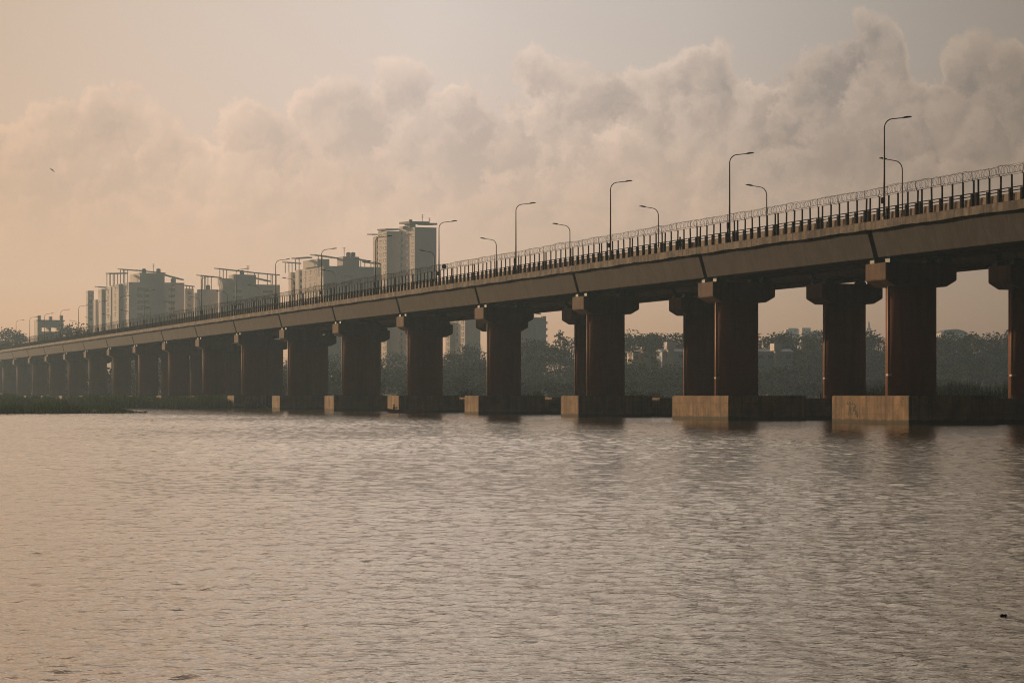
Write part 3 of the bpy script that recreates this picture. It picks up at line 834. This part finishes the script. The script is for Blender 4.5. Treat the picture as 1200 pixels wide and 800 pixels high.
# houses among the far trees
def house(label, px0, px1, ytop, ybase, Y, wall, roofm, tower=None, win=2, name='house', rise=1.6):
    B = Building(name, label, 'house', px0, Y, ybase, phi=R(10))
    c = at(px0, ybase, Y); w = solve(c, B.ex, px1); z1 = B.zpx(ytop); d = 9.0
    mb = MB(); mb.box(0,0,-3,w,d,z1); mb.build('wall', M[wall], B.root)
    mb = MB(); e = 0.5
    if rise > 0.5: mb.prism([(-e,z1+0.003),(d+e,z1+0.003),(d/2,z1+rise)], -e, w+e, 'x')
    else: mb.box(-e,-e,z1+0.003,w+e,d+e,z1+0.35)
    mb.build('roof', M[roofm], B.root)
    for f in range(max(1, int(z1 / 3.2))):
        for k in range(win):
            B.window((w*(k+0.5)/win, 0, z1 - 2.3 - 3.1*f), 'F', min(1.5, w/win*0.5), 1.3)
    if tower:
        tp0, tp1, ty = tower; c2 = at(tp0, ybase, Y - 1.5); o = B.loc(c2); w2 = solve(c2, B.ex, tp1)
        mb = MB(); mb.box(o.x, o.y, -3, o.x+w2, o.y+4, B.zpx(ty)); mb.build('stair_tower', M['bldg'], B.root)
        mb = MB(); mb.box(o.x-0.5, o.y-0.5, B.zpx(ty)+0.003, o.x+w2+0.5, o.y+4.5, B.zpx(ty)+2.4); mb.build('water_tank', M['frame'], B.root)
house('narrow cream house, left of the two sunlit houses under the bridge', 742, 749, 412.5, 424, 800, 'house', 'roofslab', win=1, rise=0.3)
house('cream house with dark middle window, right of the two sunlit houses under the bridge', 754, 762.5, 411, 425, 800, 'house', 'roofslab', win=1, rise=0.3)
house('pale blue house with white tank on a stair tower, seen between piers in the middle', 776, 806, 411.5, 433, 820, 'bluew', 'blueroof', (783, 790, 409), rise=0.9)
house('pale blue house with pinkish tank and blue roof, second from the right piers', 887, 929, 412, 434, 790, 'bluew', 'blueroof', (908.5, 914.5, 411), win=4, rise=1.0)
house('narrow sunlit wall of a house at the edge of a wide pier', 889, 892.5, 404, 414, 880, 'house', 'roofslab', win=1, rise=0.3)
# distant blocks on the ridge
for lab, blocks in (('distant pale block with a stepped top above the treeline, left one of the pair', [(919,921,936,385.5),(921,924,935,384.3)]),
                    ('distant pale block with a square penthouse above the treeline, right one of the pair', [(938,940,950,384),(950,951,966,388)])):
    B = Building('apartment_building', lab, 'building', blocks[0][1], 1900, 402, phi=R(12))
    for (a, b_, c, yt) in blocks: B.block(a, b_, c, yt, dy=random.uniform(0, 6), win_f=2, zmin=2)
B = Building('hall_building', 'distant low building with a shallow curved roof above the right-hand trees', 'building', 1103, 1500, 400, phi=R(8))
c = at(1103, 400, 1500); w = solve(c, B.ex, 1134); z1 = B.zpx(390)
mb = MB(); mb.box(0,0,-4,w,14,z1); mb.build('wall', M['bldg'], B.root)
mb = MB(); prof = [(w*t - 0, z1 + 0.003 + 2.4*math.sin(math.pi*t)**0.8) for t in [i/16 for i in range(17)]]
mb.prism(prof + [(w, z1-0.2+0.203), (0, z1+0.003)] if False else prof, -0.6, 14.6, 'y'); mb.build('roof', M['roofslab'], B.root)
# lattice mast
mp_ = at(1018.2, 398, 1500)
mast = thing('lattice_mast', mp_, 0, 'thin steel lattice mast rising above the trees between two right-hand piers', 'mast')
H = (398 - 377) * 1500 / F
mm = MB(); 
for k in range(9):
    t0 = k/9; t1 = (k+1)/9; r0 = 2.1*(1-t0)**1.3+0.18; r1 = 2.1*(1-t1)**1.3+0.18
    cs0 = [Vector((r0*sx, r0*sy, H*t0)) for sx, sy in ((-1,-1),(1,-1),(1,1),(-1,1))]; cs1 = [Vector((r1*sx, r1*sy, H*t1)) for sx, sy in ((-1,-1),(1,-1),(1,1),(-1,1))]
    for j in range(4):
        mm.tube([cs0[j], cs1[j]], 0.16, 4, False); mm.tube([cs0[j], cs1[(j+1)%4]], 0.10, 4, False); mm.tube([cs1[j], cs1[(j+1)%4]], 0.10, 4, False)
mm.build('lattice', M['lamp'], mast, fix=False)
mm = MB(); 
for k in range(2): mm.box(-1.7+k*0.2, -1.7, H*(0.40+0.2*k), 1.7-k*0.2, 1.7, H*(0.40+0.2*k)+0.25)
mm.build('platform', M['lamp'], mast)

# ------------------------------------------------------------------ trees
def leaf_cards(mb, centers, radii, n, size, r):
    cs = np.array(centers); 
    for _ in range(n):
        i = r.randrange(len(centers)); c = centers[i]; R_ = radii[i]
        while True:
            d = Vector((r.uniform(-1,1), r.uniform(-1,1), r.uniform(-1,1)))
            if 0.15 < d.length < 1: break
        d = d * (0.55 + 0.5 * d.length) 
        p = Vector(c) + Vector((d.x*R_[0], d.y*R_[0], d.z*R_[1]))
        s = size * r.uniform(0.55, 1.35)
        a = Vector((r.gauss(0,1), r.gauss(0,1), r.gauss(0,0.6))).normalized(); b = a.cross(Vector((r.gauss(0,1), r.gauss(0,1), r.gauss(0,1)))).normalized()
        mb.poly([p - a*s, p + b*s*0.55, p + a*s*0.9, p - b*s*0.6])

def tree_proto(kind, seed, mat):
    r = random.Random(seed)
    root = thing('tree', (0,0,0), 0, '', 'tree', 'skyline trees on the far bank')
    tr = MB(); H = {'round': 13, 'pine': 17, 'spread': 12}[kind]
    lean = r.uniform(-0.5, 0.5)
    tr.tube([(0,0,-1.0),(lean*0.3,0,H*0.35),(lean,0.2,H*0.7),(lean,0.2,H*0.92)], [0.38,0.28,0.18,0.05], 7)
    cen = []; rad = []
    if kind == 'pine':
        for k in range(9):
            z = H*(0.52 + 0.052*k); a = r.uniform(0, 6.28); rr = (3.6 - 0.32*k) * r.uniform(0.6, 1.0)
            cx, cy = lean + math.cos(a)*rr, 0.2 + math.sin(a)*rr
            tr.tube([(lean*0.8,0.2,z-0.8),(cx,cy,z)], [0.13,0.04], 5); cen.append((cx,cy,z+0.2)); rad.append((1.5 + (0.5 if k < 5 else 0), 0.7))
        cen.append((lean,0.2,H*0.97)); rad.append((1.3,1.4))
        n, s = 900, 0.32
    else:
        m = 11 if kind == 'round' else 9
        for k in range(m):
            a = 6.28*k/m*1.7 + r.uniform(-.4,.4); rr = (3.4 if kind == 'round' else 4.8) * r.uniform(0.35, 1.0)
            z = H*(r.uniform(0.45, 0.92) if kind == 'round' else r.uniform(0.62, 0.92))
            cx, cy = lean + math.cos(a)*rr, math.sin(a)*rr
            tr.tube([(lean*0.6,0.1,H*0.4 + 0.15*z),(cx*0.6,cy*0.6,z*0.85),(cx,cy,z)], [0.16,0.10,0.03], 5)
            q = r.uniform(1.2, 2.3); cen.append((cx,cy,z)); rad.append((q*1.15, q*(0.85 if kind == 'round' else 0.6)))
        n, s = 1900, 0.34
    tr.build('trunk', M['bark'], root)
    cr = MB()
    if kind != 'pine':
        for k in range(7):
            a = r.uniform(0, 6.28); cen.append((math.cos(a)*2.6, math.sin(a)*2.6, H*r.uniform(0.22, 0.5))); rad.append((2.0, 1.5))
    leaf_cards(cr, cen, rad, n, s, r); cr.build('crown', M[mat], root, fix=False)
    return root
protos = {}
used = set()
def place_tree(kind, seed, mat, px, ytop, Y, label, wide=1.0):
    key = (kind, seed, mat)
    H = {'round': 13, 'pine': 17, 'spread': 12}[kind]
    if key not in protos: protos[key] = tree_proto(kind, seed, mat); o = protos[key]
    else: o = copy_tree(protos[key])
    top = at(px, ytop, Y); zg = gz(top.x, Y); s = (top.z - zg) / (H * 1.0)
    o.location = (top.x, Y, zg); o.rotation_euler = (0,0,random.uniform(0,6.28)); o.scale = (s*wide, s*wide, s)
    o['label'] = label; o['group'] = 'skyline trees on the far bank'
place_tree('pine', 1, 'leaf', 656, 389.5, 830, 'lone tall pine with tiered open crown standing right of the balconied block', 0.8)
specs = [  # px, ytop, kind, seed
 (612,400,'round',2),(624,397,'round',3),(634,402,'spread',4),(668,398,'round',2),(735,386,'round',3),(747,391,'spread',4),(757,393,'round',5),(766,394,'round',2),
 (777,390,'round',3),(788,390.5,'spread',4),(799,392,'round',5),(888,395,'round',2),(902,389,'spread',4),(915,391,'round',3),(933,390.5,'round',5),(943,393,'spread',6),(952,390,'round',2),
 (962,396,'round',3),(1016,392,'round',5),(1027,391,'round',2),(1035,393,'spread',4),(1100,393,'round',3),(1112,391,'spread',6),(1124,390,'round',5),(1136,394,'round',2),
 (1148,397,'spread',4),(1160,395,'round',3),(1171,391,'round',5),(1180,390,'round',2),(1189,394,'spread',6),(552,402,'round',3),(540,412,'round',5),(530,418,'round',2)]
specs.sort()
for i, (px, yt, kd, sd) in enumerate(specs):
    KD = {'round': 'rounded', 'spread': 'flat-topped spreading'}[kd]
    place_tree(kd, sd, 'leaf' if sd % 2 else 'leaf2', px, yt, 820 + (i * 37) % 90, f'hazy {KD} tree on the far bank, {ORD[i] if i < 22 else ["twenty-third","twenty-fourth","twenty-fifth","twenty-sixth","twenty-seventh","twenty-eighth","twenty-ninth","thirtieth","thirty-first","thirty-second","thirty-third","thirty-fourth"][i-22]} from left in the treeline', 1.05)
# trees over the deck at the far left
for px, yt, kd, sd, lab in ((88,378.5,'round',3,'dark bushy tree rising over the deck beside the stepped block'),
                            (6,387,'round',2,'leftmost rounded tree over the far end of the deck'),(18,389,'round',5,'rounded tree over the deck, right of the leftmost tree')):
    place_tree(kd, sd, 'leaf', px, yt, 960, lab, 1.1)

# woodland mass on the far bank (one uncountable mass)
r = random.Random(21)
wd = MB()
for k in range(620):
    px = r.uniform(-380, 1600)
    tier = k % 3
    Y = (r.uniform(640, 720), r.uniform(720, 850), r.uniform(850, 1000))[tier]
    if px < 620 and Y < 281000 / max(60, px + 360) + 90: Y = 281000 / max(60, px + 360) + r.uniform(90, 240)
    if Y > 1500: continue
    X = (px - 600) * Y / F; zg = gz(X, Y)
    ytop = (r.gauss(444, 4), r.gauss(425, 6), r.gauss(407, 4))[tier]
    if px < 700 and tier == 2: ytop = max(ytop, 410)
    ztop = CAMH + (HZ - ytop) * Y / F
    h = max(2.5, ztop - zg); rr = max(3.0, h * r.uniform(0.34, 0.5))
    if k % 9 == 0 and k < 300:     # scrub growing in front of the houses
        px = r.choice((r.uniform(736, 772), r.uniform(770, 812), r.uniform(884, 935))); Y = r.uniform(745, 775)
        X = (px - 600) * Y / F; zg = gz(X, Y); h = CAMH + (HZ - r.gauss(423, 3)) * Y / F - zg; rr = h * 0.4
    cen = [(X + r.gauss(0, rr*0.8), Y + r.gauss(0, rr*0.6), zg + h*r.uniform(0.08, 0.80)) for _ in range(9)]
    leaf_cards(wd, cen, [(rr*0.6, h*0.20)]*9, 380, 0.52, r)
tag(wd.build('woodland', M['leaf2'], fix=False), 'hazy mass of low trees and scrub covering the far bank', 'woodland', kind='stuff')

# ------------------------------------------------------------------ reeds and bank grass
def blades(name, mat, pts, hfun, wid, label, cat):
    r = random.Random(4); mb = MB()
    for (x, y) in pts:
        z = gz(x, y)
        if z < -0.12: continue
        z = max(z, 0.0) - 0.05
        h = hfun(x, y) * r.uniform(0.5, 1.15); a = r.uniform(0, 6.28); lean = r.uniform(0.05, 0.42) * h
        dx, dy = math.cos(a), math.sin(a); w = wid * r.uniform(0.6, 1.4); px_, py_ = -dy*w, dx*w
        b0 = (x - px_, y - py_, z); b1 = (x + px_, y + py_, z)
        m0 = (x + dx*lean*0.35 - px_*0.8, y + dy*lean*0.35 - py_*0.8, z + h*0.6); m1 = (x + dx*lean*0.35 + px_*0.8, y + dy*lean*0.35 + py_*0.8, z + h*0.6)
        n = len(mb.v); mb.v += [b0, b1, m1, m0, (x + dx*lean, y + dy*lean, z + h)]
        mb.f += [(n, n+1, n+2, n+3), (n+3, n+2, n+4)]
    return tag(mb.build(name, M[mat], fix=False), label, cat, kind='stuff')
rg = random.Random(9)
pts = [(rg.uniform(38, 112), rg.gauss(352, 7)) for _ in range(15000)]
blades('reeds', 'reed', pts, lambda x, y: 3.9 * min(1, 0.45 + max(0, x - 41) / 9) * (0.9 + 0.12 * math.sin(x*0.7) + 0.08*math.sin(x*2.1)), 0.055, 'dense dark reeds on the low island behind the right-hand piers', 'reeds')
pts = [(rg.uniform(-22, 46), rg.gauss(468, 6)) for _ in range(9000)]
blades('reeds', 'reed', pts, lambda x, y: 3.0 * (0.7 + 0.25*math.sin(x*0.55) + 0.2*math.sin(x*1.37+1)), 0.07, 'low strip of reeds beyond the middle piers at the water', 'reeds')
pts = [(rg.uniform(-125, -38.5), rg.uniform(434, 470)) for _ in range(28000)]
blades('bank_grass', 'grass', pts, lambda x, y: 1.35 * (0.8 + 0.25*math.sin(x*0.31) + 0.2*math.sin(x*0.9+y*0.3)), 0.07, 'tall dark grass on the left bank around the distant pier footings', 'grass')
pts = [(rg.uniform(-104, -44), rg.uniform(306, 350)) for _ in range(26000)]
blades('spit_grass', 'grass', pts, lambda x, y: 0.95 * (0.75 + 0.3*math.sin(x*0.27) + 0.25*math.sin(x*0.83+y*0.2)), 0.06, 'dark grass on the low spit at the left water edge', 'grass')

# ------------------------------------------------------------------ light, sky, air
SUN_AZ, SUN_EL = R(-41), R(10.5)       # azimuth measured from +Y, negative = left
sdir = Vector((math.sin(SUN_AZ) * math.cos(SUN_EL), math.cos(SUN_AZ) * math.cos(SUN_EL), math.sin(SUN_EL)))
sun = bpy.data.lights.new('sun', 'SUN'); sun.energy = 4.2; sun.angle = R(0.6); sun.color = (1.0, 0.66, 0.37)
so = bpy.data.objects.new('sun', sun); COL.objects.link(so); so.rotation_euler = sdir.to_track_quat('Z', 'Y').to_euler(); so.location = sdir * 400

world = bpy.data.worlds.new('World'); scene.world = world; world.use_nodes = True
nt = world.node_tree; nt.nodes.clear()
def N(t): return nt.nodes.new(t)
def lk(a, b): nt.links.new(a, b)
def mth(op, a, b=None, c=None, clamp=False):
    n = N('ShaderNodeMath'); n.operation = op; n.use_clamp = clamp
    for i, v in enumerate((a, b, c)):
        if v is None: continue
        if hasattr(v, 'is_linked'): lk(v, n.inputs[i])
        else: n.inputs[i].default_value = v
    return n.outputs[0]
def smooth(a, b, x):
    n = N('ShaderNodeMapRange'); n.interpolation_type = 'SMOOTHSTEP'; n.inputs[1].default_value = a; n.inputs[2].default_value = b
    lk(x, n.inputs[0]); return n.outputs[0]
sky = N('ShaderNodeTexSky'); sky.sky_type = 'NISHITA'; sky.sun_disc = False
sky.sun_elevation = SUN_EL; sky.sun_rotation = SUN_AZ
sky.altitude = 0; sky.air_density = 1.0; sky.dust_density = 2.2; sky.ozone_density = 1.0
tc = N('ShaderNodeTexCoord'); dirv = tc.outputs['Generated']
sep = N('ShaderNodeSeparateXYZ'); lk(dirv, sep.inputs[0])
az = mth('ARCTAN2', sep.outputs[0], sep.outputs[1]); el = sep.outputs[2]
def wnoise(off, scale, detail, rough):
    v = N('ShaderNodeVectorMath'); v.operation = 'ADD'; lk(dirv, v.inputs[0]); v.inputs[1].default_value = off
    n = N('ShaderNodeTexNoise'); n.inputs['Scale'].default_value = scale; n.inputs['Detail'].default_value = detail; n.inputs['Roughness'].default_value = rough
    lk(v.outputs[0], n.inputs['Vector']); return n.outputs['Fac']
n_big = wnoise((3.1,0,0), 9, 4, 0.5)
fc = N('ShaderNodeFloatCurve'); cv = fc.mapping.curves[0]
tops = [(0,135),(150,112),(230,128),(300,128),(420,98),(520,88),(610,66),(670,90),(735,68),(770,78),(832,48),(880,80),(930,72),(985,34),(1022,6),(1055,30),(1075,92),(1110,74),(1160,66),(1200,60)]
P = [((math.atan((x-600)/F) + 0.22) / 0.44, (HZ - y) / F * 5.0) for x, y in tops]
cv.points[0].location = P[0]; cv.points[1].location = P[-1]
for p in P[1:-1]: cv.points.new(*p)
fc.mapping.update()
t = mth('DIVIDE', mth('ADD', az, 0.22), 0.44, clamp=True); lk(t, fc.inputs['Value'])
top = mth('MULTIPLY', fc.outputs[0], 0.2)
def wmix(f, a, b, blend='MIX'): return mixc(nt, f, a, b, blend)
taz = mth('DIVIDE', mth('ADD', az, 0.6), 1.2, clamp=True)
veil_az = ramp(nt, taz, [(0.10, (0.46,0.42,0.46)), (0.325, (0.55,0.515,0.50)), (0.47, (1.09,1.045,1.06)), (0.56, (1.08,0.99,0.95)), (0.675, (0.76,0.63,0.535)), (0.9, (0.50,0.42,0.38))])
sky_gain_el = ramp(nt, mth('MULTIPLY', el, 2.0, clamp=True), [(0.0, (0.93,0.81,0.90)), (0.10, (0.87,0.80,0.98)), (0.22, (0.99,0.96,1.06)), (0.325, (1.14,1.10,1.08)), (0.42, (3.2,2.74,2.08)), (0.7, (4.8,3.9,2.6)), (0.98, (4.4,3.5,2.3))])  # sky tint by height; unseen sky above the view brightened to lighten the water
skyc = wmix(1.0, wmix(1.0, sky.outputs[0], (0.74, 0.675, 0.71), 'MULTIPLY'), wmix(1.0, veil_az, sky_gain_el, 'MULTIPLY'), 'MULTIPLY')

def vec(op, a, b):
    n = N('ShaderNodeVectorMath'); n.operation = op
    for i, v in enumerate((a, b)):
        if hasattr(v, 'is_linked'): lk(v, n.inputs[i])
        else: n.inputs[i].default_value = v
    return n.outputs[0]
wn = N('ShaderNodeTexNoise'); wn.inputs['Scale'].default_value = 26; wn.inputs['Detail'].default_value = 7; wn.inputs['Roughness'].default_value = 0.70
lk(dirv, wn.inputs['Vector'])
warp = vec('MULTIPLY', vec('SUBTRACT', wn.outputs['Color'], (0.5,0.5,0.5)), (0.046,0.046,0.046))
def puff(off, seed):
    """billowing height of the cloud bank in one direction: round lumps on round lumps, frayed by fine noise"""
    p = vec('ADD', vec('ADD', dirv, warp), (off[0] + seed, seed * 0.7, off[2] if len(off) > 2 else 0))
    out = None
    for sc, am in ((22, 0.015), (53, 0.0082), (125, 0.0024)):
        v = N('ShaderNodeTexVoronoi'); v.feature = 'F1'; v.inputs['Scale'].default_value = sc
        lk(p, v.inputs['Vector'])
        dd = v.outputs['Distance']
        q = mth('MULTIPLY', mth('SUBTRACT', 0.30, mth('MULTIPLY', dd, dd)), am * 1.9)
        out = q if out is None else mth('ADD', out, q)
    return out
LX, LZ = -0.0042, 0.0040
def layer(base, drop, seed, soft):
    pa = puff((0,0,0), seed); pb = puff((LX,0,LZ), seed)
    d = mth('SUBTRACT', mth('ADD', mth('SUBTRACT', top, drop), pa), el)
    m = smooth(0.0, soft, d)
    li = mth('ADD', 0.30, mth('MULTIPLY', mth('SUBTRACT', pa, pb), 56.0))
    rimm = mth('SUBTRACT', 1.0, smooth(0.0, 0.014, d))
    li = mth('ADD', li, mth('MULTIPLY', rimm, 0.62))
    li = mth('ADD', li, mth('MULTIPLY', mth('SUBTRACT', n_big, 0.5), 1.3), clamp=True)
    return m, li
fade = smooth(0.045, 0.105, el)                                                      # the bank melts into the haze low down
azop = mth('ADD', 0.62, mth('MULTIPLY', smooth(-0.12, 0.12, az), 0.38))
col = skyc
for drop, seed, soft, op in ((0.0, 0.0, 0.005, 0.95), (0.036, 2.3, 0.016, 0.5)):
    m, li = layer(top, drop, seed, soft)
    tint = wmix(li, (0.68,0.66,0.66), (1.30,1.20,1.10))
    col = wmix(mth('MULTIPLY', m, mth('MULTIPLY', mth('MULTIPLY', fade, azop), op)), col, wmix(1.0, skyc, tint, 'MULTIPLY'))
# unseen cloud deck added overhead and behind the viewer to darken shaded faces
deck = mth('MAXIMUM', smooth(0.52, 0.84, el), smooth(-0.70, 0.25, mth('MULTIPLY', sep.outputs[1], -1.0)))
deck = mth('MULTIPLY', deck, mth('ADD', 0.75, mth('MULTIPLY', n_big, 0.35)), clamp=True)
dk = wmix(1.0, col, (0.12,0.128,0.14), 'MULTIPLY')
col = wmix(deck, col, dk)
bg = N('ShaderNodeBackground'); bg.inputs['Strength'].default_value = 0.13; lk(col, bg.inputs['Color'])
wo = N('ShaderNodeOutputWorld'); lk(bg.outputs[0], wo.inputs['Surface'])

def make_haze():
    m = bpy.data.materials.new('haze_air'); m.use_nodes = True; n = m.node_tree
    n.nodes.remove(n.nodes['Principled BSDF'])
    v = n.nodes.new('ShaderNodeVolumePrincipled'); v.inputs['Color'].default_value = (0.50, 0.74, 1.0, 1)
    v.inputs['Density'].default_value = 0.00018; v.inputs['Anisotropy'].default_value = 0.45
    n.links.new(v.outputs[0], n.nodes['Material Output'].inputs['Volume'])
    mb = MB(); mb.box(-1600, -260, -5.5, 1600, 2560, 130)
    o = mb.build('haze', m); tag(o, kind='stuff')
    o.display_type = 'WIRE'
make_haze()

# ------------------------------------------------------------------ camera and render settings
cam = bpy.data.cameras.new('camera'); co = bpy.data.objects.new('camera', cam); COL.objects.link(co)
co.location = (0, 0, CAMH); co.rotation_euler = (R(90), 0, 0)
cam.sensor_width = 36; cam.lens = F / 1200 * 36; cam.shift_y = (HZ - 400) / 1200
cam.clip_start = 0.5; cam.clip_end = 6000
scene.camera = co
scene.view_settings.view_transform = 'Standard'; scene.view_settings.look = 'None'
scene.view_settings.exposure = 0.0; scene.view_settings.gamma = 1.0
scene.render.engine = 'CYCLES'
cy = scene.cycles
cy.use_denoising = True; cy.filter_width = 1.1
cy.max_bounces = 6; cy.diffuse_bounces = 2; cy.glossy_bounces = 3; cy.transmission_bounces = 2; cy.volume_bounces = 1
cy.sample_clamp_indirect = 4.0
